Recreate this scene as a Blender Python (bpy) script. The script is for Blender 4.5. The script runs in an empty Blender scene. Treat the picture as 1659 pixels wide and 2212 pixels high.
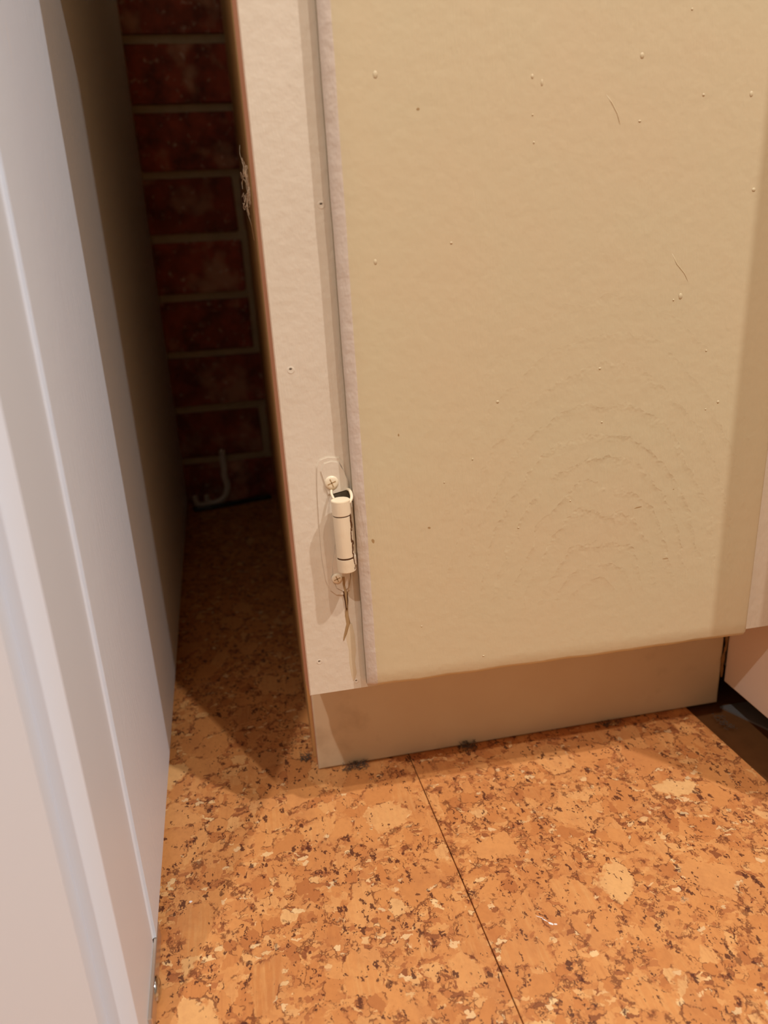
import bpy, bmesh, math, random
from mathutils import Vector, Matrix
random.seed(7)
SC = bpy.context.scene
COL = SC.collection
MM = 0.001

# ------------------------------------------------------------------ camera
def make_camera():
    yaw, pitch, roll = 0.162786, 0.338869, -0.060476
    f = Vector((math.sin(yaw)*math.cos(pitch), math.cos(yaw)*math.cos(pitch), -math.sin(pitch)))
    r = Vector((math.cos(yaw), -math.sin(yaw), 0)); u = r.cross(f)
    r2 = r*math.cos(roll)+u*math.sin(roll); u2 = u*math.cos(roll)-r*math.sin(roll)
    cd = bpy.data.cameras.new('camera'); co = bpy.data.objects.new('camera', cd); COL.objects.link(co)
    m = Matrix((r2, u2, -f)).transposed().to_4x4()
    m.translation = Vector((-11.194, -404.976, 373.902))*MM
    co.matrix_world = m
    cd.sensor_fit = 'VERTICAL'; cd.sensor_height = 36; cd.sensor_width = 27
    cd.lens = 36*1564.06/2212
    cd.clip_start = 0.01; cd.clip_end = 50
    cd.dof.use_dof = True; cd.dof.focus_distance = 0.455; cd.dof.aperture_fstop = 6.5
    SC.camera = co
make_camera()

# ------------------------------------------------------------------ world, lights, exposure
W = bpy.data.worlds.new('world'); SC.world = W; W.use_nodes = True
W.node_tree.nodes['Background'].inputs[0].default_value = (1.0, 0.90, 0.80, 1)
W.node_tree.nodes['Background'].inputs[1].default_value = 0.02
def lamp(name, loc, power, color, size):
    l = bpy.data.lights.new(name, 'SPOT'); l.energy = power; l.color = color; l.shadow_soft_size = size
    l.spot_size = math.radians(150); l.spot_blend = 0.6
    o = bpy.data.objects.new(name, l); COL.objects.link(o); o.location = loc
    return o
WARM = (1.0, 0.92, 0.83)
COOL = (1.0, 0.88, 0.74)
LIGHTS = [((0.51, -0.96, 2.29), 62, (1.0, 0.93, 0.84), 0.018),
          ((0.98, -0.86, 2.29), 112, (1.0, 0.97, 0.97), 0.022),
          ((-0.47, -1.26, 2.29), 80, (1.0, 0.95, 0.90), 0.022)]
for i, (loc, pw, c, s) in enumerate(LIGHTS):
    lamp('ceiling_spot', loc, pw, c, s)
SC.view_settings.view_transform = 'Standard'; SC.view_settings.look = 'None'
SC.view_settings.gamma = 1; SC.view_settings.use_curve_mapping = False
SC.view_settings.exposure = 0.0

# ------------------------------------------------------------------ helpers
def srgb(r, g, b):
    def c(v):
        v /= 255.0
        return v/12.92 if v <= 0.04045 else ((v+0.055)/1.055)**2.4
    return (c(r), c(g), c(b), 1)

class NT:
    """small node-tree writer"""
    def __init__(s, name, rough=0.5, spec=0.5, metal=0.0):
        s.m = bpy.data.materials.new(name); s.m.use_nodes = True
        s.t = s.m.node_tree; s.b = s.t.nodes['Principled BSDF']
        s.b.inputs['Roughness'].default_value = rough
        s.b.inputs['Specular IOR Level'].default_value = spec
        s.b.inputs['Metallic'].default_value = metal
    def n(s, typ, _ops=None, **kw):
        nd = s.t.nodes.new(typ)
        for k, v in (_ops or {}).items(): setattr(nd, k, v)
        for k, v in kw.items():
            key = int(k[1:]) if k[0] == 'i' and k[1:].isdigit() else k.replace('_', ' ')
            s.set(nd.inputs[key], v)
        return nd
    def set(s, inp, v):
        if isinstance(v, bpy.types.NodeSocket): s.t.links.new(v, inp)
        else: inp.default_value = v
    def pos(s, scale=(1, 1, 1), rot=(0, 0, 0), src=None):
        g = src or s.n('ShaderNodeNewGeometry').outputs['Position']
        mp = s.n('ShaderNodeMapping', i0=g); mp.inputs['Scale'].default_value = scale; mp.inputs['Rotation'].default_value = rot
        return mp.outputs[0]
    def noise(s, vec, scale, detail=3, rough=0.5, dist=0.0):
        nd = s.n('ShaderNodeTexNoise', Vector=vec, Scale=scale, Detail=detail, Roughness=rough, Distortion=dist)
        return nd.outputs['Fac']
    def vor(s, vec, scale, feature='F1', rnd=1.0):
        return s.n('ShaderNodeTexVoronoi', {'feature': feature}, Vector=vec, Scale=scale, Randomness=rnd)
    def math(s, op, a, b=0.0, c=None, clamp=False):
        nd = s.n('ShaderNodeMath', {'operation': op, 'use_clamp': clamp}, i0=a, i1=b)
        if c is not None: s.set(nd.inputs[2], c)
        return nd.outputs[0]
    def ramp(s, fac, stops, interp='LINEAR'):
        nd = s.n('ShaderNodeValToRGB', Fac=fac); cr = nd.color_ramp; cr.interpolation = interp
        while len(cr.elements) > 1: cr.elements.remove(cr.elements[-1])
        for i, (p, c) in enumerate(stops):
            e = cr.elements[0] if i == 0 else cr.elements.new(p)
            e.position = p; e.color = c if not isinstance(c, (int, float)) else (c, c, c, 1)
        return nd.outputs[0]
    def step(s, v, lo, hi):
        nd = s.n('ShaderNodeMapRange', Value=v); nd.inputs[1].default_value = lo; nd.inputs[2].default_value = hi
        nd.inputs[3].default_value = 0; nd.inputs[4].default_value = 1
        return nd.outputs[0]
    def mix(s, fac, a, b, mode='MIX'):
        nd = s.n('ShaderNodeMix', {'data_type': 'RGBA', 'blend_type': mode})
        s.set(nd.inputs[0], fac); s.set(nd.inputs[6], a); s.set(nd.inputs[7], b)
        return nd.outputs[2]
    def bump(s, h, strength=0.3, dist=0.001, prev=None):
        nd = s.n('ShaderNodeBump', Strength=strength, Distance=dist, Height=h)
        if prev is not None: s.set(nd.inputs['Normal'], prev)
        return nd.outputs[0]
    def done(s, color=None, normal=None, rough=None):
        if color is not None: s.set(s.b.inputs['Base Color'], color)
        if normal is not None: s.set(s.b.inputs['Normal'], normal)
        if rough is not None: s.set(s.b.inputs['Roughness'], rough)
        return s.m

# ------------------------------------------------------------------ materials
def mat_paint(name, base, tint, relief=1.0, rough=0.42, arcs=False, grime=0.0):
    t = NT(name, rough, 0.45)
    P = t.pos()
    big = t.noise(P, 6, 2); mid = t.noise(P, 28, 3)
    col = t.mix(t.step(t.math('ADD', big, t.math('MULTIPLY', mid, 0.5)), 0.55, 0.95), base, tint)
    if grime:
        g = t.step(t.noise(P, 22, 4, 0.6), 0.56, 0.72)
        col = t.mix(t.math('MULTIPLY', g, grime), col, srgb(150, 125, 95))
    fine = t.noise(t.pos((1, 1, 0.35)), 480, 4, 0.6)
    orange = t.noise(P, 150, 2, 0.5)
    nz = t.bump(t.math('ADD', t.math('MULTIPLY', fine, 0.35), orange), 0.28*relief, 0.0008)
    # brush-dragged patches
    drag = t.noise(t.pos((1, 1, 0.12), (0, 0.45, 0)), 700, 3, 0.55, 0.4)
    mask = t.step(t.noise(P, 11, 2), 0.50, 0.66)
    nz = t.bump(t.math('MULTIPLY', drag, mask), 0.26*relief, 0.0008, nz)
    if arcs:
        # raised cathedral grain of the timber telegraphing through the paint
        g = t.n('ShaderNodeNewGeometry').outputs['Position']
        sx = t.n('ShaderNodeSeparateXYZ', i0=g)
        wob = t.noise(P, 30, 4, 0.65)
        dx = t.math('MULTIPLY', t.math('SUBTRACT', sx.outputs[0], 0.1865), 1.7)
        dz = t.math('SUBTRACT', sx.outputs[2], 0.136)
        r = t.math('SQRT', t.math('ADD', t.math('POWER', dx, 2.0), t.math('POWER', dz, 2.0)))
        r2 = t.math('ADD', r, t.math('MULTIPLY', wob, 0.030))
        ph = t.math('MULTIPLY', t.math('POWER', r2, 0.75), 46)
        saw = t.math('FRACT', ph)
        ridge = t.math('POWER', saw, 5.0)
        up = t.step(dz, 0.012, 0.05); far = t.math('SUBTRACT', 1.0, t.step(r, 0.13, 0.24))
        brk = t.step(t.noise(P, 70, 3, 0.7), 0.38, 0.60)
        h = t.math('MULTIPLY', t.math('MULTIPLY', ridge, up), t.math('MULTIPLY', far, brk))
        nz = t.bump(h, 0.42, 0.0008, nz)
    return t.done(col, nz)

M = {}
M['door_paint'] = mat_paint('door_paint', srgb(206, 192, 156), srgb(209, 190, 154), 1.0, 0.40, True)
M['frame_paint'] = mat_paint('frame_paint', srgb(220, 207, 186), srgb(214, 200, 178), 1.7, 0.42)
M['edge_paint'] = mat_paint('edge_paint', srgb(212, 197, 182), srgb(206, 190, 172), 3.0, 0.45)
M['side_paint'] = mat_paint('shaded_side_paint', srgb(158, 144, 122), srgb(146, 132, 110), 0.8, 0.6)  # grey-brown tone paints the shade on the door's left side face
M['kick_paint'] = mat_paint('kick_paint', srgb(214, 196, 165), srgb(206, 184, 152), 0.5, 0.5, False, 0.35)
M['pink_paint'] = mat_paint('pink_paint', srgb(238, 222, 206), srgb(232, 214, 196), 0.5, 0.5)
M['tan_wall'] = mat_paint('tan_wall', srgb(156, 140, 120), srgb(148, 132, 112), 0.3, 0.6)

def mat_raw():
    t = NT('raw_hardwood_edge', 0.55, 0.3)
    s = t.noise(t.pos((60, 1, 1)), 12, 4, 0.6); s2 = t.noise(t.pos((1, 1, 0.06)), 500, 3)
    c = t.mix(t.step(t.math('ADD', t.math('MULTIPLY', s, 0.4), s2), 0.4, 1.0), srgb(198, 130, 92), srgb(226, 162, 122))
    return t.done(c, t.bump(s2, 0.3, 0.0004))
M['raw_edge'] = mat_raw()

def mat_side():
    t = NT('brown_timber_veneer', 0.5, 0.35)
    s = t.noise(t.pos((1, 0.9, 0.05)), 120, 4, 0.6); s2 = t.noise(t.pos((1, 1, 0.1)), 14, 2)
    c = t.mix(t.step(t.math('ADD', t.math('MULTIPLY', s2, 0.6), s), 0.5, 1.1), srgb(190, 138, 80), srgb(222, 174, 112))
    return t.done(c, t.bump(s, 0.2, 0.0003))
M['veneer'] = mat_side()

def mat_fridge(name, base, relief, r0=0.36):
    t = NT(name, 0.4, 0.28 if relief > .5 else 0.35)
    v = t.noise(t.pos((1, 1, 0.10)), 520, 4, 0.6); v2 = t.noise(t.pos((1, 1, 0.5)), 240, 3)
    sc = t.step(t.noise(t.pos((1, 1, 0.06)), 300, 2, 0.5), 0.70, 0.76)
    col = t.mix(t.math('MULTIPLY', sc, 0.5*min(relief, 1)), base, srgb(250, 244, 232))
    nz = t.bump(t.math('ADD', v, t.math('MULTIPLY', v2, 0.5)), 0.30*relief, 0.0005)
    r = t.math('ADD', r0, t.math('MULTIPLY', v, 0.14))
    return t.done(col, nz, r)
M['fridge_body'] = mat_fridge('brushed_white_enamel', srgb(228, 238, 250), 1.8)
M['fridge_door'] = mat_fridge('smooth_white_enamel', srgb(224, 234, 246), 0.15, 0.34)

def mat_cork():
    t = NT('lacquered_cork', 0.36, 0.4)
    P0 = t.pos((1, 0.82, 1), (0, 0, 0.5))
    w = t.n('ShaderNodeTexNoise', Vector=P0, Scale=60.0, Detail=4.0, Roughness=0.65)
    w2 = t.n('ShaderNodeTexNoise', Vector=P0, Scale=260.0, Detail=2.0, Roughness=0.6)
    def warp(P, nd, a):
        v = t.n('ShaderNodeVectorMath', {'operation': 'SUBTRACT'}, i0=nd.outputs['Color'], i1=(0.5, 0.5, 0.5)).outputs[0]
        v = t.n('ShaderNodeVectorMath', {'operation': 'SCALE'}, i0=v, Scale=a).outputs[0]
        return t.n('ShaderNodeVectorMath', {'operation': 'ADD'}, i0=P, i1=v).outputs[0]
    P = warp(warp(P0, w, 0.010), w2, 0.0035)
    tonesA = [(0.0, srgb(212, 144, 86)), (0.25, srgb(222, 155, 94)), (0.6, srgb(228, 162, 100)), (0.9, srgb(234, 172, 110)), (1.0, srgb(244, 198, 138))]
    tonesB = [(0.0, srgb(192, 124, 74)), (0.15, srgb(212, 142, 84)), (0.45, srgb(222, 155, 94)), (0.8, srgb(229, 164, 102)), (0.95, srgb(235, 176, 114)), (1.0, srgb(244, 196, 136))]
    tonesC = [(0.0, srgb(150, 92, 58)), (0.10, srgb(192, 124, 76)), (0.3, srgb(216, 148, 90)), (0.8, srgb(228, 164, 102)), (0.95, srgb(236, 178, 116)), (1.0, srgb(252, 218, 164))]
    def layer(P_, scale, tones):
        a = t.vor(P_, scale); e = t.vor(P_, scale, 'DISTANCE_TO_EDGE')
        sep = t.n('ShaderNodeSeparateColor', i0=a.outputs['Color'])
        return t.ramp(sep.outputs[0], tones), e.outputs['Distance'], sep
    w3 = t.n('ShaderNodeTexNoise', Vector=P0, Scale=600.0, Detail=2.0, Roughness=0.6)
    P = warp(P, w3, 0.0012)
    Pc = warp(warp(warp(t.pos((0.8, 1.25, 1), (0, 0, 0.7)), w2, 0.005), w3, 0.0014), w, 0.008)
    cA, eA, sA = layer(P, 48.0, tonesA)      # large flakes
    cB, eB, sB = layer(P, 112.0, tonesB)      # medium
    cC, eC, sC = layer(Pc, 260.0, tonesC)     # crumbs
    n26 = t.noise(P0, 26, 3); n50 = t.noise(P0, 70, 4, 0.6)
    useB = t.step(sA.outputs[1], 0.30, 0.31)
    useC = t.math('MULTIPLY', useB, t.step(t.math('ADD', sB.outputs[1], t.math('MULTIPLY', n26, 0.6)), 0.86, 0.87))
    nearA = t.math('SUBTRACT', 1.0, t.step(eA, 0.05, 0.10))
    useC = t.math('MAXIMUM', useC, t.math('MULTIPLY', nearA, t.step(n50, 0.50, 0.53)))
    col = t.mix(useB, cA, cB); col = t.mix(useC, col, cC)
    def streaks(rot, gate):
        s = t.noise(t.pos((1, 0.10, 1), (0, 0, rot)), 420, 3, 0.6)
        return t.math('MULTIPLY', t.step(s, 0.45, 0.68), gate)
    notC = t.math('SUBTRACT', 1.0, useC)
    g1 = t.math('MULTIPLY', t.math('MULTIPLY', t.step(sA.outputs[2], 0.55, 0.57), t.math('SUBTRACT', 1.0, useB)), notC)
    g2 = t.math('MULTIPLY', t.math('MULTIPLY', t.step(sB.outputs[2], 0.70, 0.72), useB), notC)
    col = t.mix(t.math('MULTIPLY', streaks(0.9, g1), 0.40), col, srgb(242, 192, 128))
    col = t.mix(t.math('MULTIPLY', streaks(-0.7, g2), 0.30), col, srgb(188, 114, 66))
    big = t.noise(P0, 11, 4, 0.6)
    col = t.mix(t.math('MULTIPLY', t.step(big, 0.46, 0.66), 0.22), col, srgb(190, 122, 76))
    col = t.mix(t.math('MULTIPLY', t.step(t.noise(P0, 40, 4, 0.65), 0.50, 0.68), 0.20), col, srgb(160, 100, 68))
    col = t.mix(t.math('MULTIPLY', t.step(t.noise(P0, 300, 4, 0.7), 0.45, 0.65), 0.12), col, srgb(150, 84, 46))
    brk = t.noise(P0, 120, 4, 0.65)
    def seam(e, w_, lo, hi):
        return t.math('MULTIPLY', t.math('SUBTRACT', 1.0, t.step(e, w_*0.5, w_)), t.step(brk, lo, hi))
    k = t.math('MULTIPLY', seam(eA, 0.030, 0.50, 0.56), 0.75)
    k = t.math('MAXIMUM', k, t.math('MULTIPLY', t.math('MULTIPLY', seam(eB, 0.045, 0.51, 0.57), useB), 0.7))
    k = t.math('MAXIMUM', k, t.math('MULTIPLY', t.math('MULTIPLY', seam(eC, 0.085, 0.50, 0.58), useC), 0.75))
    col = t.mix(k, col, srgb(112, 58, 36))
    # dark pores, clustered
    Pp = warp(warp(t.pos((1, 0.55, 1), (0, 0, 0.9)), w3, 0.004), w2, 0.007)
    def pores(scale, lo, dens, nlo, seedrot):
        pv = t.vor(Pp, scale); ps = t.n('ShaderNodeSeparateColor', i0=pv.outputs['Color'])
        pd = t.math('SUBTRACT', 1.0, t.step(t.math('ADD', pv.outputs['Distance'], t.math('MULTIPLY', brk, 0.35)), lo, lo+0.05))
        return t.math('MULTIPLY', pd, t.math('MULTIPLY', t.step(ps.outputs[0], dens, dens+.01), t.step(t.noise(t.pos((1, 1, 1), (0, 0, seedrot)), 38, 3, 0.6), nlo, nlo+0.04)))
    pore = t.math('MAXIMUM', pores(150.0, 0.39, 0.40, 0.45, 0.3), pores(270.0, 0.39, 0.25, 0.47, 1.3))
    col = t.mix(t.math('MULTIPLY', pore, 0.88), col, srgb(84, 42, 34))
    sp = t.math('MULTIPLY', t.step(sC.outputs[1], 0.972, 0.974), useC)
    col = t.mix(t.math('MULTIPLY', sp, 0.6), col, srgb(255, 228, 180))
    col = t.mix(1.0, col, (0.86, 0.81, 0.74, 1), 'MULTIPLY')
    nz = t.bump(t.math('ADD', t.math('MULTIPLY', k, -1.0), t.math('MULTIPLY', t.noise(P0, 900, 2), 0.25)), 0.12, 0.0004)
    return t.done(col, nz, t.math('ADD', 0.34, t.math('MULTIPLY', t.noise(P0, 40, 3), 0.14)))
M['cork'] = mat_cork()

def mat_brick():
    t = NT('old_red_brick', 0.9, 0.2)
    info = t.n('ShaderNodeObjectInfo')
    P = t.pos()
    off = t.n('ShaderNodeVectorMath', {'operation': 'SCALE'}, i0=(3, 5, 7), Scale=info.outputs['Random']).outputs[0]
    P = t.n('ShaderNodeVectorMath', {'operation': 'ADD'}, i0=P, i1=off).outputs[0]
    a = t.noise(P, 26, 5, 0.62); b = t.noise(P, 90, 4, 0.7); d = t.noise(P, 14, 3, 0.5)
    c = t.mix(t.step(a, 0.38, 0.62), srgb(116, 64, 48), srgb(178, 88, 64))
    c = t.mix(t.math('MULTIPLY', t.step(d, 0.52, 0.62), 0.75), c, srgb(206, 160, 128))
    c = t.mix(t.math('MULTIPLY', t.step(b, 0.60, 0.70), 0.6), c, srgb(232, 214, 190))
    c = t.mix(t.math('MULTIPLY', t.step(info.outputs['Random'], 0.4, 1.0), 0.35), c, srgb(130, 72, 52))
    return t.done(c, t.bump(t.math('ADD', a, t.math('MULTIPLY', b, 0.6)), 0.9, 0.003))
M['brick'] = mat_brick()
def mat_mortar():
    t = NT('lime_mortar', 0.95, 0.1)
    a = t.noise(t.pos(), 60, 5, 0.7)
    return t.done(t.mix(a, srgb(176, 156, 120), srgb(206, 188, 152)), t.bump(a, 0.8, 0.003))
M['mortar'] = mat_mortar()
def mat_plain(name, c, rough=0.5, metal=0.0, spec=0.5, nscale=60, var=0.12, bump=0.2):
    t = NT(name, rough, spec, metal)
    a = t.noise(t.pos(), nscale, 3, 0.6)
    c2 = tuple(v*(1-var) for v in c[:3])+(1,)
    return t.done(t.mix(a, c, c2), t.bump(a, bump, 0.0004))
M['subfloor'] = mat_plain('dark_subfloor_board', srgb(112, 72, 36), 0.75, 0, 0.2, 90, 0.4)
M['sheet'] = mat_plain('dull_grey_metal', srgb(150, 148, 146), 0.45, 0.6)
M['steel'] = mat_plain('zinc_plated_steel', srgb(200, 205, 208), 0.18, 1.0, 0.5, 200, 0.05, 0.05)
M['bracket'] = mat_plain('polished_bracket_steel', srgb(215, 200, 185), 0.3, 0.8, 0.5, 100, 0.1, 0.05)
M['hinge'] = mat_paint('hinge_paint', srgb(236, 220, 190), srgb(228, 208, 176), 0.9, 0.30)
M['rust'] = mat_plain('rust_brown', srgb(104, 66, 32), 0.7, 0, 0.3, 900, 0.5, 0.4)
M['stain'] = mat_plain('tan_drip_stain', srgb(178, 146, 102), 0.35, 0, 0.4, 300, 0.25, 0.3)
M['dark'] = mat_plain('painted_recess_shade', srgb(84, 72, 54), 0.7)  # recess shade put into the colour, for hinge slot and nail holes
M['hose'] = mat_plain('black_rubber', srgb(22, 20, 20), 0.35)
M['plastic'] = mat_plain('white_plastic', srgb(225, 218, 208), 0.4, 0, 0.5, 120, 0.25)
M['dust'] = mat_plain('grey_lint', srgb(92, 84, 76), 0.9, 0, 0.1)
M['web'] = mat_plain('pale_cobweb', srgb(200, 180, 150), 0.6, 0, 0.3)
M['fleck'] = mat_plain('white_paint_fleck', srgb(245, 238, 235), 0.5)
M['worktop'] = mat_plain('laminate_worktop', srgb(150, 130, 105), 0.4)
M['caulk'] = mat_plain('old_brown_caulk', srgb(150, 112, 66), 0.6, 0, 0.3, 200, 0.4)
def mat_emit():
    m = bpy.data.materials.new('lamp_diffuser'); m.use_nodes = True; t = m.node_tree
    b = t.nodes['Principled BSDF']; b.inputs['Base Color'].default_value = (1, .9, .75, 1)
    b.inputs['Emission Color'].default_value = (1, .8, .55, 1); b.inputs['Emission Strength'].default_value = 3
    return m
M['emit'] = mat_emit()

# ------------------------------------------------------------------ mesh helpers (millimetres)
def build(name, bm, mat, parent=None, label=None, cat=None, group=None, kind=None, smooth=False, loc=None, mats=None):
    me = bpy.data.meshes.new(name)
    bmesh.ops.recalc_face_normals(bm, faces=bm.faces)
    for v in bm.verts: v.co *= MM
    if smooth:
        for f in bm.faces: f.smooth = True
    bm.to_mesh(me); bm.free()
    for m_ in ([mat] + (mats or [])): me.materials.append(m_)
    o = bpy.data.objects.new(name, me); COL.objects.link(o)
    if parent is not None: o.parent = parent
    if loc: o.location = Vector(loc)*MM
    tag(o, label, cat, group, kind)
    return o
def tag(o, label=None, cat=None, group=None, kind=None):
    if label: o['label'] = label
    if cat: o['category'] = cat
    if group: o['group'] = group
    if kind: o['kind'] = kind
def empty(name, loc=(0, 0, 0), rot=(0, 0, 0), label=None, cat=None, group=None):
    o = bpy.data.objects.new(name, None); COL.objects.link(o); o.empty_display_size = 0.05
    o.location = Vector(loc)*MM; o.rotation_euler = rot
    tag(o, label, cat, group)
    return o
def box(bm, x0, x1, y0, y1, z0, z1, bevel=0, seg=2, edges=None):
    r = bmesh.ops.create_cube(bm, size=1)
    vs = r['verts']
    for v in vs:
        v.co = Vector(((x0+x1)/2+v.co.x*(x1-x0), (y0+y1)/2+v.co.y*(y1-y0), (z0+z1)/2+v.co.z*(z1-z0)))
    if bevel:
        es = list({e for v in vs for e in v.link_edges})
        if edges: es = [e for e in es if edges(e)]
        bmesh.ops.bevel(bm, geom=es, offset=bevel, segments=seg, affect='EDGES', profile=0.5)
    return vs
def prism(bm, pts, axis, a0, a1):
    """extrude a closed 2-D outline along an axis"""
    def P(p, a):
        if axis == 0: return (a, p[0], p[1])
        if axis == 1: return (p[0], a, p[1])
        return (p[0], p[1], a)
    A = [bm.verts.new(P(p, a0)) for p in pts]; B = [bm.verts.new(P(p, a1)) for p in pts]
    n = len(pts)
    bm.faces.new(A); bm.faces.new(B[::-1])
    for i in range(n): bm.faces.new((A[i], B[i], B[(i+1) % n], A[(i+1) % n]))
def tube(bm, pts, rad, seg=8, cap=True):
    pts = [Vector(p) for p in pts]
    if not isinstance(rad, (list, tuple)): rad = [rad]*len(pts)
    rings = []; up = Vector((0.3, 0.9, 0.2)).normalized()
    for i, p in enumerate(pts):
        d = (pts[min(i+1, len(pts)-1)]-pts[max(i-1, 0)]).normalized()
        a = d.cross(up)
        if a.length < 1e-4: a = d.cross(Vector((1, 0, 0)))
        a.normalize(); b = d.cross(a).normalized()
        rings.append([bm.verts.new(p+(a*math.cos(2*math.pi*k/seg)+b*math.sin(2*math.pi*k/seg))*rad[i]) for k in range(seg)])
    for r0, r1 in zip(rings, rings[1:]):
        for k in range(seg): bm.faces.new((r0[k], r0[(k+1) % seg], r1[(k+1) % seg], r1[k]))
    if cap: bm.faces.new(rings[0]); bm.faces.new(rings[-1][::-1])
def smooth_path(pts, n=6):
    """Catmull-Rom through control points"""
    P = [Vector(p) for p in pts]; P = [2*P[0]-P[1]]+P+[2*P[-1]-P[-2]]
    out = []
    for i in range(1, len(P)-2):
        for k in range(n):
            u = k/n; a, b, c, d = P[i-1:i+3]
            out.append(0.5*((2*b)+(c-a)*u+(2*a-5*b+4*c-d)*u*u+(3*b-a-3*c+d)*u**3))
    out.append(P[-2]); return out
def blob(bm, c, r, seg=8):
    m = Matrix.Translation(Vector(c)) @ Matrix.Diagonal((r[0], r[1], r[2], 1))
    bmesh.ops.create_uvsphere(bm, u_segments=seg, v_segments=max(4, seg//2), radius=1, matrix=m)

# ------------------------------------------------------------------ the room
RX0, RX1, RY0, RY1, RH = -900, 1500, -2300, 795, 2400
def room():
    bm = bmesh.new(); box(bm, RX0, RX1, RY0, RY1+100, -60, -4)
    floor = build('floor', bm, M['subfloor'], kind='structure')
    # cork tiles, joints running slightly askew to the cabinet
    a = math.radians(-3.0); ca, sa = math.cos(a), math.sin(a)
    W_, L_ = 305.0, 915.0
    ox, oy = 113.8, -690.0      # a joint crossing
    n = 0
    for i in range(-3, 1):
        for j in range(-1, 2):
            x0 = i*W_+0.35; x1 = (i+1)*W_-0.35; y0 = j*L_+0.35 ; y1 = (j+1)*L_-0.35
            if i == 0: x1 = 240.0
            # clip against room
            bm = bmesh.new(); box(bm, x0, x1, y0, y1, -4, 0, 0.25, 1, edges=lambda e: all(v.co.z > -0.01 for v in e.verts))
            bmesh.ops.rotate(bm, verts=bm.verts, cent=(0, 0, 0), matrix=Matrix.Rotation(-a if False else a*-1, 3, 'Z'))
            bmesh.ops.translate(bm, verts=bm.verts, vec=(ox, oy, 0))
            bmesh.ops.rotate(bm, verts=bm.verts, cent=(ox, 0, 0), matrix=Matrix.Rotation(0, 3, 'Z'))
            for nn, co, in (((1, 0, 0), (RX1-2, 0, 0)), ((-1, 0, 0), (RX0+2, 0, 0)), ((0, 1, 0), (0, RY1-9, 0)), ((0, -1, 0), (0, RY0+2, 0)), ((1, 0, 0), (335, 0, 0))):
                g = bmesh.ops.bisect_plane(bm, geom=bm.verts[:]+bm.edges[:]+bm.faces[:], plane_co=co, plane_no=nn, clear_outer=True)
                ed = [e for e in g['geom_cut'] if isinstance(e, bmesh.types.BMEdge)]
                if ed: bmesh.ops.edgeloop_fill(bm, edges=ed)
            if len(bm.faces) < 4: bm.free(); continue
            build('cork_tile', bm, M['cork'], floor)
    bm = bmesh.new(); box(bm, RX0, RX1, RY1, RY1+100, -4, RH)
    wb = build('wall_back', bm, M['mortar'], kind='structure')
    # bricks: courses of 86 mm, mortar 12 mm, first bed 25 mm above floor
    courses = [88, 92, -13, -10, -9, 80, -12, 70, -12, 95, -12, 60]
    proto = {}
    for ci in range(12):
        zt = 678.98-86*ci+4+74+12 - 4     # top of brick
        zt = 678.98+86-86*ci-12+2
        z0, z1 = zt-74, zt
        if ci == 0: off = 90
        else: off = courses[ci-1]
        if z1 < 3: continue
        z0 = max(z0, -3)
        for k in range(-2, 2):
            x1 = off+k*242+242 if off > 0 else off+k*242+242
            x0 = x1-230
            if x1 < -330 or x0 > 260: continue
            bm = bmesh.new(); r = random.Random(ci*7+k)
            box(bm, x0+r.uniform(-1, 1), x1+r.uniform(-1, 1), 788+r.uniform(-1, 1.5), 812, z0, z1+r.uniform(-1, 1), 2.2, 2)
            for v in bm.verts:
                if v.co.y < 800: v.co.y += r.uniform(-.8, 2.2); v.co.z += r.uniform(-1.2, 1.2); v.co.x += r.uniform(-1.5, 1.5)
            build('brick', bm, M['brick'], wb)
    bm = bmesh.new(); box(bm, RX0-80, RX0, RY0, RY1+100, -4, RH); build('wall_left', bm, M['tan_wall'], kind='structure')
    bm = bmesh.new(); box(bm, RX1, RX1+80, RY0, RY1+100, -4, RH); build('wall_right', bm, M['tan_wall'], kind='structure')
    bm = bmesh.new(); box(bm, RX0-80, RX1+80, RY0-80, RY0, -4, RH); build('wall_front', bm, M['tan_wall'], kind='structure')
    bm = bmesh.new(); box(bm, RX0-80, RX1+80, RY0-80, RY1+100, RH, RH+60); build('ceiling', bm, M['tan_wall'], kind='structure')
room()

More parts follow.
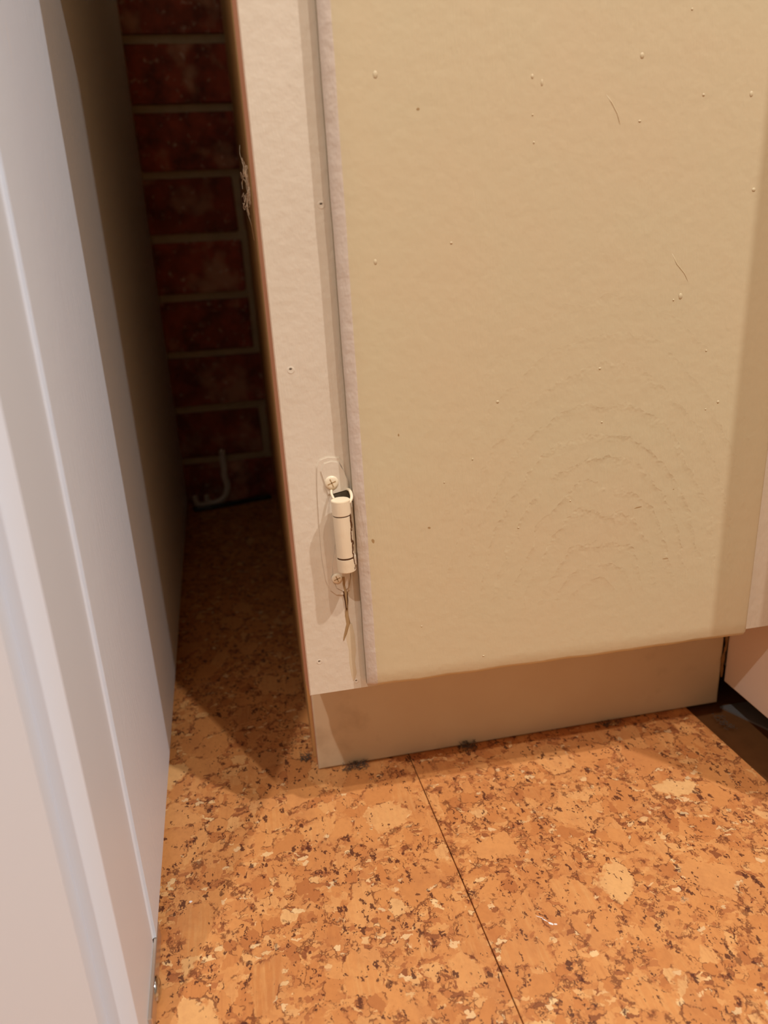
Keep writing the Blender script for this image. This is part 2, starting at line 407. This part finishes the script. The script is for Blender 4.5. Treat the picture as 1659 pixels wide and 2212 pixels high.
# ------------------------------------------------------------------ cream base cabinet
def cabinet():
    cab = empty('base_cabinet', (0, 0, 0), label='cream painted timber base cabinet with one plain door and a toe kick', cat='cabinet')
    # left side panel, brown veneer, notched for the toe kick
    bm = bmesh.new(); prism(bm, [(19, 110), (81.5, 110), (81.5, 0.3), (784, 0.3), (784, 872), (19, 872)], 0, 0, 16)
    build('side_panel', bm, M['veneer'], cab, label='bare brown timber side panel')
    bm = bmesh.new(); prism(bm, [(19, 110), (81.5, 110), (81.5, 0.3), (784, 0.3), (784, 872), (19, 872)], 0, 329, 345)
    build('side_panel', bm, M['veneer'], cab)
    bm = bmesh.new(); box(bm, 16, 329, 19, 784, 110, 126); build('bottom_panel', bm, M['veneer'], cab)
    # thin lipping strip between stile and side
    bm = bmesh.new(); box(bm, -1.7, 0, 19, 22, 112, 872); build('lipping', bm, M['caulk'], cab)
    # stiles: left has an unpainted outer edge
    def stile(pts, raw):
        bm = bmesh.new(); prism(bm, pts, 2, 110, 872)
        bmesh.ops.recalc_face_normals(bm, faces=bm.faces)
        es = [e for e in bm.edges if all(v.co.y < 0.1 for v in e.verts)]
        bmesh.ops.bevel(bm, geom=es, offset=0.5, segments=2, affect='EDGES')
        bmesh.ops.recalc_face_normals(bm, faces=bm.faces)
        if raw:
            for f in bm.faces:
                if f.normal.x < -0.9: f.material_index = 1
        return build('stile', bm, M['frame_paint'], cab, mats=[M['raw_edge']])
    st = stile([(0, 0), (60, 0), (60, 19), (-1.7, 19)], True)
    stile([(285, 0), (336.2, 0), (336.2, 19), (285, 19)], False)
    bm = bmesh.new(); box(bm, 60, 285, 0, 19, 840, 872); build('top_rail', bm, M['frame_paint'], cab)
    bm = bmesh.new(); box(bm, 60, 285, 1, 19, 110, 135); build('bottom_rail', bm, M['frame_paint'], cab)
    # kickboard
    bm = bmesh.new(); box(bm, 2.2, 343, 65, 81, 0.3, 110, 2.0, 3, edges=lambda e: all(v.co.y < 66 for v in e.verts) and not all(v.co.z > 100 for v in e.verts))
    bmesh.ops.recalc_face_normals(bm, faces=bm.faces)
    for f in bm.faces:
        if f.normal.x < -0.9: f.material_index = 1
    build('kickboard', bm, M['kick_paint'], cab, mats=[M['raw_edge']])
    bm = bmesh.new()
    tube(bm, smooth_path([(343.6, 64.8, 26), (342.9, 64.3, 45), (344.6, 64.2, 58), (343.4, 64.5, 75), (344, 64.8, 100)], 5), [0.8, 1.1, 1.4, 1.0, 1.5, 1.7, 1.1, 0.8, 1.2, 1.0, 0.9, 1.3, 1.6, 1.0, 0.7, 0.8, 0.9, 0.8, 0.7, 0.7, 0.7], 6)
    build('caulk_bead', bm, M['caulk'], cab, smooth=True)
    # nail holes on the stile
    for (x, z, r_) in ((32.2, 400.7, 1.6), (8.2, 317.8, 1.7), (8.0, 133.8, 1.5), (30.5, 115.9, 1.3)):
        bm = bmesh.new()
        prof = [(r_*1.35, 0.02), (r_*1.1, -0.12), (r_*0.9, -0.14), (r_*0.62, -0.015), (r_*0.3, -0.01)]
        rings = []
        for pr_, py in prof:
            rings.append([bm.verts.new((x+math.cos(a*math.pi/6)*pr_, py, z+math.sin(a*math.pi/6)*pr_)) for a in range(12)])
        for r0, r1 in zip(rings, rings[1:]):
            for k in range(12): bm.faces.new((r0[k], r0[(k+1) % 12], r1[(k+1) % 12], r1[k]))
        bm.faces.new(rings[-1])
        build('nail_hole', bm, M['frame_paint'], st, smooth=True)
        bm = bmesh.new(); blob(bm, (x-.1, -0.02, z+r_*.45), (r_*.55, .09, r_*.32), 8)  # dark blob painting the shade inside the upper rim
        build('nail_hole_shade', bm, M['dark'], st, smooth=True, label='dark blob painted as shade in the top of the nail hole')
    # door: a lipped door lying on the stiles, left edge worn to a wide round-over
    from mathutils import noise as mn
    DX0, DX1, DY, DZ0, DZ1 = 36.6, 302.8, -11.0, 113.5, 850.0
    prof = [(0, -1.8), (0, -6.6), (0.5, -7.7), (1.6, -8.7), (3.2, -9.7), (5.0, -10.6), (6.3, DY)]
    xs = [(DX0+p, y, 1.0) for p, y in prof]
    nx = 28
    xs += [(DX0+6.3+(DX1-3-DX0-6.3)*k/nx, DY, 0.0) for k in range(1, nx+1)]
    xs += [(DX1-1.6, DY+.5, .5), (DX1-.5, DY+1.6, .5), (DX1, DY+3, .5), (DX1, -0.6, .0)]
    rows = [(0.0, 0.0), (3.4, 0.0), (4.6, 0.0)]
    zs = [(0.0, 4.2), (0.7, 2.2), (2.0, 0.9), (4.0, 0.0)]+[(4.0+(DZ1-DZ0-4)*k/90, 0.0) for k in range(1, 91)]
    bm = bmesh.new(); grid = []
    for (dz, back) in zs:
        row = []
        for (x, y, e) in xs:
            sag = -4.0*(x-DX0)/(DX1-DX0)*max(0, 1-dz/120)+2.0
            v = Vector((x, y, DZ0+dz+sag))
            yy = y+back*(abs(y)/abs(DY)) if y < -1 else y
            n1 = mn.noise(Vector((x, 0, v.z))*0.05)*.5+mn.noise(Vector((x, 3, v.z))*0.19)*.25
            if dz < 4.5: v.z += n1*1.3
            if e: v.x += n1*.5*e; yy += n1*.25*e
            v.y = yy
            row.append(bm.verts.new(v))
        grid.append(row)
    for r0, r1 in zip(grid, grid[1:]):
        for k in range(len(r0)-1):
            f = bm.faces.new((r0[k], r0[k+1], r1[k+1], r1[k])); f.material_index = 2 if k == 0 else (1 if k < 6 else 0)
    for r0, r1 in zip(grid, grid[1:]): bm.faces.new((r0[-1], r0[0], r1[0], r1[-1]))     # back
    bm.faces.new(grid[0]); bm.faces.new(grid[-1][::-1])
    bmesh.ops.recalc_face_normals(bm, faces=bm.faces)
    for f in bm.faces:
        f.smooth = len(f.verts) == 4 and f.normal.y < 0.5
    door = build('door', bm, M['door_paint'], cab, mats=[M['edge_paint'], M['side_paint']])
    door.data.set_sharp_from_angle(angle=math.radians(50))
    def dp(x, z): return (-11.2+(x+11.2)*1.0234, 373.9+(z-373.9)*1.0234)
    # raised drips and nibs in the paint
    bm = bmesh.new()
    for (x, z, w, h) in ((227.1, 343.4, 1.7, 2.4), (223.0, 341.7, .8, .8), (258.7, 442.5, 1.5, 2.0), (265.8, 396.5, 1.7, 1.4), (55.4, 371.4, 1.2, 1.9),
                         (138.7, 452.8, 1.0, 1.5), (221.6, 480.4, .8, .8), (120.1, 293.7, 1.3, 1.2), (180.6, 307.2, 1.2, 1.0), (95.6, 378.4, 1.1, .9),
                         (139.8, 423.6, .7, .9), (196.2, 460.8, 1.6, 2.0), (196.8, 431.6, 1.2, .8), (256.7, 281.2, 1.2, 1.2), (249.0, 277.5, .8, .7),
                         (132.7, 216.7, 1.0, .8), (165.2, 229.8, .7, .7), (183.2, 276.0, .9, .8), (231.5, 442.7, 1.1, 1.0), (143.7, 450, .9, 2.2),
                         (60.5, 455, 1.6, 2.4), (139, 436, .6, .7), (246, 312, .9, .8), (88, 250, .7, .6), (105, 262, .7, .9), (71, 160, .8, .6), (110, 133, 1.2, .7)):
        x, z = dp(x, z); blob(bm, (x, DY, z), (w*.75, 0.30, h*.75), 8)
    def ridge(pts, r0):
        tube(bm, [(dp(x, z)[0], DY+.05, dp(x, z)[1]) for x, z in pts], [r0*.4]+[r0]*(len(pts)-2)+[r0*.3], 6)
    ridge([(178.0, 443.9), (181.1, 440.3), (184.2, 435.5), (186.0, 430.2)], .30)
    ridge([(220.2, 366.3), (223.4, 360.8), (228.3, 355.7), (230.9, 351.1)], .28)
    build('paint_drip', bm, M['door_paint'], door, kind='stuff', smooth=True)
    # chips and slits
    for (x, z, w, h, a) in ((80.6, 440.0, 1.0, .7, .1), (78.1, 223.5, .9, .7, 0), (232.3, 229.4, .5, .35, 0), (62.8, 280.3, .5, .9, .1), (44.6, 219.5, .9, 1.5, .3),
                            (209.5, 220.4, 2.6, .35, .12), (230.6, 183.6, 2.3, .28, -.03)):
        bm = bmesh.new(); n = 9; vs = []; x, z = dp(x, z)
        for k in range(n):
            t_ = 2*math.pi*k/n; q = random.uniform(.75, 1.15)
            dx, dz = math.cos(t_)*w*q, math.sin(t_)*h*q
            vs.append((x+dx*math.cos(a)-dz*math.sin(a), z+dx*math.sin(a)+dz*math.cos(a)))
        prism(bm, vs, 1, DY-.05, DY+.5)
        build('paint_chip', bm, M['stain'], door)
    # ---------------- butt hinge, painted over
    hg = empty('hinge', (0, 0, 0)); hg.parent = cab
    def rr(x0, x1, z0, z1, r_, n=5):
        out = []
        for cx_, cz_, a0 in ((x1-r_, z1-r_, 0), (x0+r_, z1-r_, 90), (x0+r_, z0+r_, 180), (x1-r_, z0+r_, 270)):
            for k in range(n+1):
                a = math.radians(a0+90*k/n); out.append((cx_+r_*math.cos(a), cz_+r_*math.sin(a)))
        return out
    def plate(outline, y0, y1, name='hinge_leaf', mat='frame_paint', bev=.5):
        bm = bmesh.new(); prism(bm, outline, 1, y0, y1)
        es = [e for e in bm.edges if all(abs(v.co.y-y0) < .01 for v in e.verts)]
        bmesh.ops.bevel(bm, geom=es, offset=bev, segments=2, affect='EDGES')
        o = build(name, bm, M[mat], hg, smooth=False)
        return o
    # paint fillet that outlines the leaf, wider, tapering down
    plate([(17.2, 262), (19.2, 265.8), (24, 267.2), (31, 266.2), (33.6, 262), (34.2, 250), (33.9, 210), (33.6, 190), (31.5, 181.5), (27, 178.2), (22.2, 178.8), (18.6, 182.5), (16.8, 190), (15.6, 206), (15.8, 225), (16.6, 248)][::-1], -0.8, 0.3, 'paint_fillet', 'frame_paint', .6)
    # upper leaf and lower leaf
    plate([(19.2, 259), (21.5, 263.6), (26, 264.6), (30.6, 263.6), (32.2, 258), (35.0, 252.4), (35.3, 245.9), (25.4, 245.2), (22.5, 244)][::-1], -1.5, 0)
    plate([(24.5, 214), (21.6, 200), (21.0, 190), (22.8, 183.6), (27, 180.6), (30.4, 183), (32.2, 190), (32.4, 214)][::-1], -1.3, 0)
    plate([(24.0, 246), (35.6, 246), (35.6, 234), (26.5, 235)], -1.1, -0.2, 'hinge_slot', 'dark', .1)  # solid dark plate painted as the shaded opening in the leaf
    # knuckle barrel, axis leaning with the door edge
    ax0 = Vector((28.6, -10.6, 243.6)); ax1 = Vector((29.2, -10.6, 199.0)); ax = (ax1-ax0).normalized()
    def cyl(s0, s1, r_, name, mat='hinge', bev=.45, label=None):
        bm = bmesh.new(); L = (ax1-ax0).length
        bmesh.ops.create_cone(bm, cap_ends=True, segments=32, radius1=r_, radius2=r_, depth=(s1-s0)*L)
        es = [e for e in bm.edges if abs(e.verts[0].co.z-e.verts[1].co.z) < 1e-4]
        bmesh.ops.bevel(bm, geom=es, offset=bev, segments=2, affect='EDGES')
        c = ax0.lerp(ax1, (s0+s1)/2); q = Vector((0, 0, -1)).rotation_difference(ax)
        bmesh.ops.rotate(bm, verts=bm.verts, cent=(0, 0, 0), matrix=q.to_matrix()); bmesh.ops.translate(bm, verts=bm.verts, vec=c)
        o = build(name, bm, M[mat], hg, label=label)
        for p in o.data.polygons: p.use_smooth = True
        o.data.set_sharp_from_angle(angle=math.radians(28))
        return o
    cyl(0.0, 0.20, 5.5, 'knuckle', bev=.3); cyl(0.207, 0.79, 5.3, 'knuckle', bev=.3); cyl(0.797, 1.0, 5.5, 'knuckle', bev=.6)
    cyl(0.02, 0.98, 5.0, 'hinge_pin', 'rust', .1)
    # curled straps joining knuckles to the leaves
    for pts, r_ in (([(24.9, -0.6, 247.5), (24.4, -4.0, 245.6), (25.2, -7.6, 243.4)], .75), ([(34.2, -0.2, 246.2), (35.2, -5.2, 246.6), (35.4, -9.2, 243.8), (33.4, -11.6, 241.0)], .95)):
        bm = bmesh.new(); tube(bm, smooth_path(pts, 5), r_, 8); build('hinge_strap', bm, M['hinge'], hg, smooth=True)
    bm = bmesh.new(); box(bm, 30.0, 35.4, -9.5, -5.0, 201, 207.5, .6); box(bm, 31.5, 36.4, -5.2, -0.6, 203, 239.5, .4)
    build('door_leaf', bm, M['frame_paint'], hg)
    # rusty break in the paint on the right of the barrel
    bm = bmesh.new()
    for k in range(15):
        z = 233-k*2.3+random.uniform(-.7, .7); a = math.radians(-36+random.uniform(-10, 8))
        blob(bm, (29.0+5.3*math.cos(a), -10.6+5.3*math.sin(a), z), (random.uniform(.35, .8), .4, random.uniform(1.2, 3.0)), 7)
    build('rust_chip', bm, M['rust'], hg, label='rust showing through cracked paint on the barrel', kind='stuff', smooth=True)
    # cross-head screws
    def screw(x, z, y, r_):
        bm = bmesh.new(); n = 24; prof = [(r_, 0.0), (r_*.97, -.5), (r_*.8, -.95), (r_*.5, -1.15), (.02, -1.2)]
        rings = [[bm.verts.new((x+math.cos(2*math.pi*k/n)*a, y+b, z+math.sin(2*math.pi*k/n)*a)) for k in range(n)] for a, b in prof]
        for r0, r1 in zip(rings, rings[1:]):
            for k in range(n): bm.faces.new((r0[k], r0[(k+1) % n], r1[(k+1) % n], r1[k]))
        s_ = build('screw', bm, M['hinge'], hg, smooth=True)
        bm = bmesh.new()
        for a in (0.35, 0.35+math.pi/2):
            d = Vector((math.cos(a), 0, math.sin(a))); nrm = Vector((-d.z, 0, d.x)); c = Vector((x, y-1.28, z))
            q = [c+d*r_*.62+nrm*.28, c+d*r_*.62-nrm*.28, c-d*r_*.62-nrm*.28, c-d*r_*.62+nrm*.28]
            f0 = [bm.verts.new(v) for v in q]; f1 = [bm.verts.new(v+Vector((0, .5, 0))) for v in q]
            bm.faces.new(f0); bm.faces.new(f1[::-1])
            for k in range(4): bm.faces.new((f0[k], f1[k], f1[(k+1) % 4], f0[(k+1) % 4]))
        build('screw_slot', bm, M['stain'], hg)
    screw(25.2, 251.6, -1.5, 4.1); screw(23.6, 190.5, -1.3, 3.3)
    # brown drip that ran from the bottom knuckle
    def drip(pts, ws, mat, name, h=.5, lab=None):
        bm = bmesh.new(); L = []; 
        for (x, z), w in zip(pts, ws): L.append((x, z, w))
        rows = [[bm.verts.new((x-w, 0.05, z)), bm.verts.new((x-w*.55, -h, z)), bm.verts.new((x+w*.55, -h, z)), bm.verts.new((x+w, 0.05, z))] for x, z, w in L]
        for a, b in zip(rows, rows[1:]):
            for k in range(3): bm.faces.new((a[k], a[k+1], b[k+1], b[k]))
        build(name, bm, M[mat], cab, smooth=True, label=lab)
    drip([(27.6, 194), (27.2, 188), (27.8, 181), (28.4, 174), (28.0, 168)], [1.9, 1.8, 1.7, 1.2, .5], 'rust', 'rust_drip', 1.15, 'brown rust drip below the hinge')
    drip([(27.6, 191), (27.4, 186), (28.2, 180), (28.3, 174), (28.2, 169.6)], [1.2, 1.3, 1.2, .8, .3], 'stain', 'rust_drip', 1.4, 'amber paint run within the drip')
    drip([(28.2, 170), (27.8, 164), (28.4, 158), (26.0, 151), (24.6, 147)], [.9, 1.2, 1.4, 1.0, .4], 'stain', 'rust_drip', .4, 'tan drip below the rusty one')
    drip([(29.6, 158), (29.0, 148), (29.6, 139), (28.8, 130), (29.4, 122), (29.0, 117)], [1.2, 3.2, 2.5, 2.1, 2.0, .7], 'frame_stain', 'paint_run', .22)
    return cab
M['frame_stain'] = mat_plain('faint_tan_paint_run', srgb(216, 198, 166), 0.3, 0, .5, 200, .1)
CAB = cabinet()

# ------------------------------------------------------------------ right-hand cabinet run (only its kick and edge show)
def corner_run():
    c = empty('corner_cabinet', (345, -40, 0), label='pinkish cream corner unit meeting the right end of the cream cabinet', cat='cabinet')
    def b(*a, **k):
        bm = bmesh.new(); box(bm, *a, **k)
        bmesh.ops.translate(bm, verts=bm.verts, vec=(-345, 40, 0)); return bm
    build('kickboard', b(345.6, 361, -84, 64, 22, 109.5, bevel=1, seg=2), M['pink_paint'], c)
    build('carcass', b(361.5, 900, -84, 784, 22, 872), M['pink_paint'], c)
    build('stile', b(337.6, 361, -87, -0.8, 112, 872, bevel=1, seg=2), M['pink_paint'], c)
    build('door', b(375, 890, -106, -85, 125, 850, bevel=3, seg=3), M['door_paint'], c)
    for x in (400, 860):
        bm = bmesh.new(); box(bm, x-345, x-345+30, -30, 0, -4, 22); build('foot', bm, M['hose'], c)
    bm = bmesh.new(); prism(bm, [(344.4, 63.5), (365, 20), (395, 20), (395, 63.5)], 2, -3.9, -2.2)
    build('metal_sheet', bm, M['sheet'], None, label='dull grey metal sheet on the subfloor under the corner cabinet', cat='sheet')
corner_run()
def worktop():
    bm = bmesh.new(); prism(bm, [(-5, -30), (330, -30), (330, -112), (905, -112), (905, 786), (-5, 786), (-5, 690), (-84, 690), (-84, 160), (-5, 160)], 2, 873, 908)  # out of view; tongue over the gap added to block lamp light
    build('worktop', bm, M['worktop'], label='brown laminate worktop lying over the cream and corner cabinets, with an added tongue that shades the gap', cat='worktop')
worktop()

# ------------------------------------------------------------------ refrigerator at the left
def fridge():
    fr = empty('refrigerator', (-103.4, -75, 0), (0, 0.012, math.radians(2.77)), label='tall white refrigerator with a grained side and rounded door edge', cat='refrigerator')
    bm = bmesh.new(); box(bm, -600, 0, 0, 852, 14, 1650)
    es = [e for e in bm.edges if (all(v.co.y < 1 for v in e.verts) and all(v.co.x > -1 for v in e.verts))]
    bmesh.ops.bevel(bm, geom=es, offset=2.4, segments=3, affect='EDGES')
    es = [e for e in bm.edges if all(v.co.z < 15 for v in e.verts) and all(v.co.y < 2 for v in e.verts)]
    build('body', bm, M['fridge_body'], fr, label='white body with fine vertical grain')
    bm = bmesh.new(); box(bm, -600, -1.8, -76, -0.4, 4, 1650)
    es = [e for e in bm.edges if all(v.co.y < -75 for v in e.verts)]
    bmesh.ops.bevel(bm, geom=es, offset=13, segments=8, affect='EDGES')
    d = build('door', bm, M['fridge_door'], fr, smooth=False, label='smooth white door')
    for p in d.data.polygons: p.use_smooth = True
    d.data.set_sharp_from_angle(angle=math.radians(30))
    wn = d.modifiers.new('weighted', 'WEIGHTED_NORMAL'); wn.keep_sharp = True
    bm = bmesh.new(); box(bm, -590, -6, -2.5, 0.5, 20, 1640); build('gasket', bm, M['sheet'], fr)
    # hinge bracket with a bolt, low down
    bm = bmesh.new(); box(bm, -2.0, 0.4, -46, 14, 1.5, 13.6, .5, 1); build('hinge_bracket', bm, M['bracket'], fr, label='shiny low metal bracket')
    bm = bmesh.new(); bmesh.ops.create_uvsphere(bm, u_segments=20, v_segments=10, radius=1, matrix=Matrix.Translation((0.3, -24, 7.0)) @ Matrix.Diagonal((2.8, 6.4, 6.4, 1)))
    build('bolt_head', bm, M['steel'], fr, smooth=True)
    for x, y in ((-30, 40), (-570, 40), (-30, 800), (-570, 800)):
        bm = bmesh.new(); bmesh.ops.create_cone(bm, cap_ends=True, segments=16, radius1=16, radius2=13, depth=13.4, matrix=Matrix.Translation((x, y, 7.2)))
        build('foot', bm, M['hose'], fr)
fridge()

# ------------------------------------------------------------------ things in the gap
def gap_things():
    bm = bmesh.new()
    stem = smooth_path([(-79, 776, 86), (-79.5, 776, 78), (-79, 775, 66), (-80, 774, 48), (-78, 773, 30), (-84, 771, 14), (-97, 768, 6.5), (-112, 766, 6)], 6)
    n = len(stem); rad = []
    for i in range(n):
        u = i/(n-1)
        rad.append(5.2-1.6*math.sin(min(u/.10, 1)*math.pi)*(u < .16)+(.6*math.sin((u-.15)*5) if u > .15 else 0))
    tube(bm, stem, rad, 10)
    blob(bm, (-79, 776, 87), (6, 5, 6), 10)
    tube(bm, smooth_path([(-108, 766, 6), (-112, 766, 9), (-112, 766, 22)], 5), [4.6]*10+[3.0], 8)
    tube(bm, smooth_path([(-108, 766, 6), (-122, 764, 5.5), (-130, 763, 10), (-131, 763, 23)], 5), [4.6]*15+[2.6], 8)
    build('plastic_hook', bm, M['plastic'], label='bent white plastic hook standing against the brick wall in the gap', cat='hook', smooth=True)
    bm = bmesh.new()
    tube(bm, smooth_path([(-134, 748, 4.2), (-110, 750, 4.2), (-80, 756, 4.2), (-45, 766, 4.2), (-20, 770, 4.2), (-8, 772, 4.2)], 6), 4.0, 10)
    build('hose', bm, M['hose'], label='black rubber hose lying on the cork below the brick wall', cat='hose', smooth=True)
gap_things()

# ------------------------------------------------------------------ lint, cobweb, flecks
def tangle(name, c, ext, n, rad, mat, label, cat, seed, parent=None):
    r = random.Random(seed); bm = bmesh.new()
    for _ in range(n):
        p = Vector([c[i]+r.uniform(-1, 1)*ext[i]*.8 for i in range(3)]); pts = [p]
        d = Vector((r.uniform(-1, 1), r.uniform(-1, 1), r.uniform(-.4, .4)))
        for k in range(5):
            d = (d+Vector((r.uniform(-.8, .8), r.uniform(-.8, .8), r.uniform(-.5, .5)))).normalized()
            q = pts[-1]+d*min(ext)*0.55
            for i in range(3): q[i] = max(c[i]-ext[i], min(c[i]+ext[i], q[i]))
            pts.append(q)
        tube(bm, pts, rad, 4, False)
    return build(name, bm, M[mat], parent, label, cat, kind='stuff' if parent is None else None)
LINT = [((31, 60.5, 2.2), (11, 3.5, 2.0), 70, 'grey lint ball at the front left foot of the kickboard'),
        ((122, 60.8, 2.6), (7, 3.5, 2.4), 48, 'dark lint ball on the cork joint against the kickboard'),
        ((244, 60.8, 1.6), (10, 3.0, 1.4), 40, 'thin lint line at the right half of the kickboard'),
        ((-6, 80, 2.6), (4.5, 5, 2.4), 40, 'dark lint ball beside the left end of the kickboard'),
        ((331, 40, 1.4), (5, 16, 1.2), 60, 'grey lint trail along the right edge of the cork')]
for i, (c, e, n, lab) in enumerate(LINT):
    o = tangle('lint_ball', c, e, n, 0.16, 'dust', lab, 'lint', 11+i)
def cobweb():
    r = random.Random(5); bm = bmesh.new()
    for k in range(26):
        z = 414+r.gauss(0, 6); y = 14+r.gauss(0, 5)
        pts = [Vector((-4.0, y, z))]
        for j in range(5):
            pts.append(pts[-1]+Vector((r.uniform(-1.5, 1.2), r.uniform(-3, 3), r.uniform(-4, 4))))
            pts[-1].x = max(-7.5, min(-3.2, pts[-1].x)); pts[-1].y = max(3, min(40, pts[-1].y))
        tube(bm, smooth_path(pts, 3), 0.10, 3, False)
    tube(bm, smooth_path([(-5.5, 30, 434), (-6, 24, 429), (-5, 17, 423), (-4, 9, 416)], 5), 0.08, 3, False)
    tube(bm, smooth_path([(-4, 12, 411), (-5.8, 14, 402), (-4.4, 10, 394), (-3.6, 18, 386)], 5), 0.08, 3, False)
    build('cobweb', bm, M['web'], label='wispy pale cobweb caught on the left edge of the cream cabinet', cat='cobweb', kind='stuff')
cobweb()
def fleck(pts, lab, n=1):
    bm = bmesh.new()
    for (x, y, rx, ry, a) in pts:
        vs = []
        for k in range(7):
            t_ = 2*math.pi*k/7; q = random.uniform(.7, 1.2); dx, dy = math.cos(t_)*rx*q, math.sin(t_)*ry*q
            vs.append((x+dx*math.cos(a)-dy*math.sin(a), y+dx*math.sin(a)+dy*math.cos(a)))
        prism(bm, vs, 2, 0.02, 0.18)
    build('paint_fleck', bm, M['fleck'], label=lab, cat='fleck')
fleck([(-88.5, -38.3, 1.2, 1.1, 0)], 'tiny white paint fleck on the cork near the refrigerator')
fleck([(122.4, -104.3, 2.2, .7, -.7), (124.8, -105.3, 1.3, .5, -.2), (117.5, -98.5, 2.6, .22, -.6), (120, -101.5, 2.4, .3, -.8)], 'white scrape of paint just right of the cork joint')
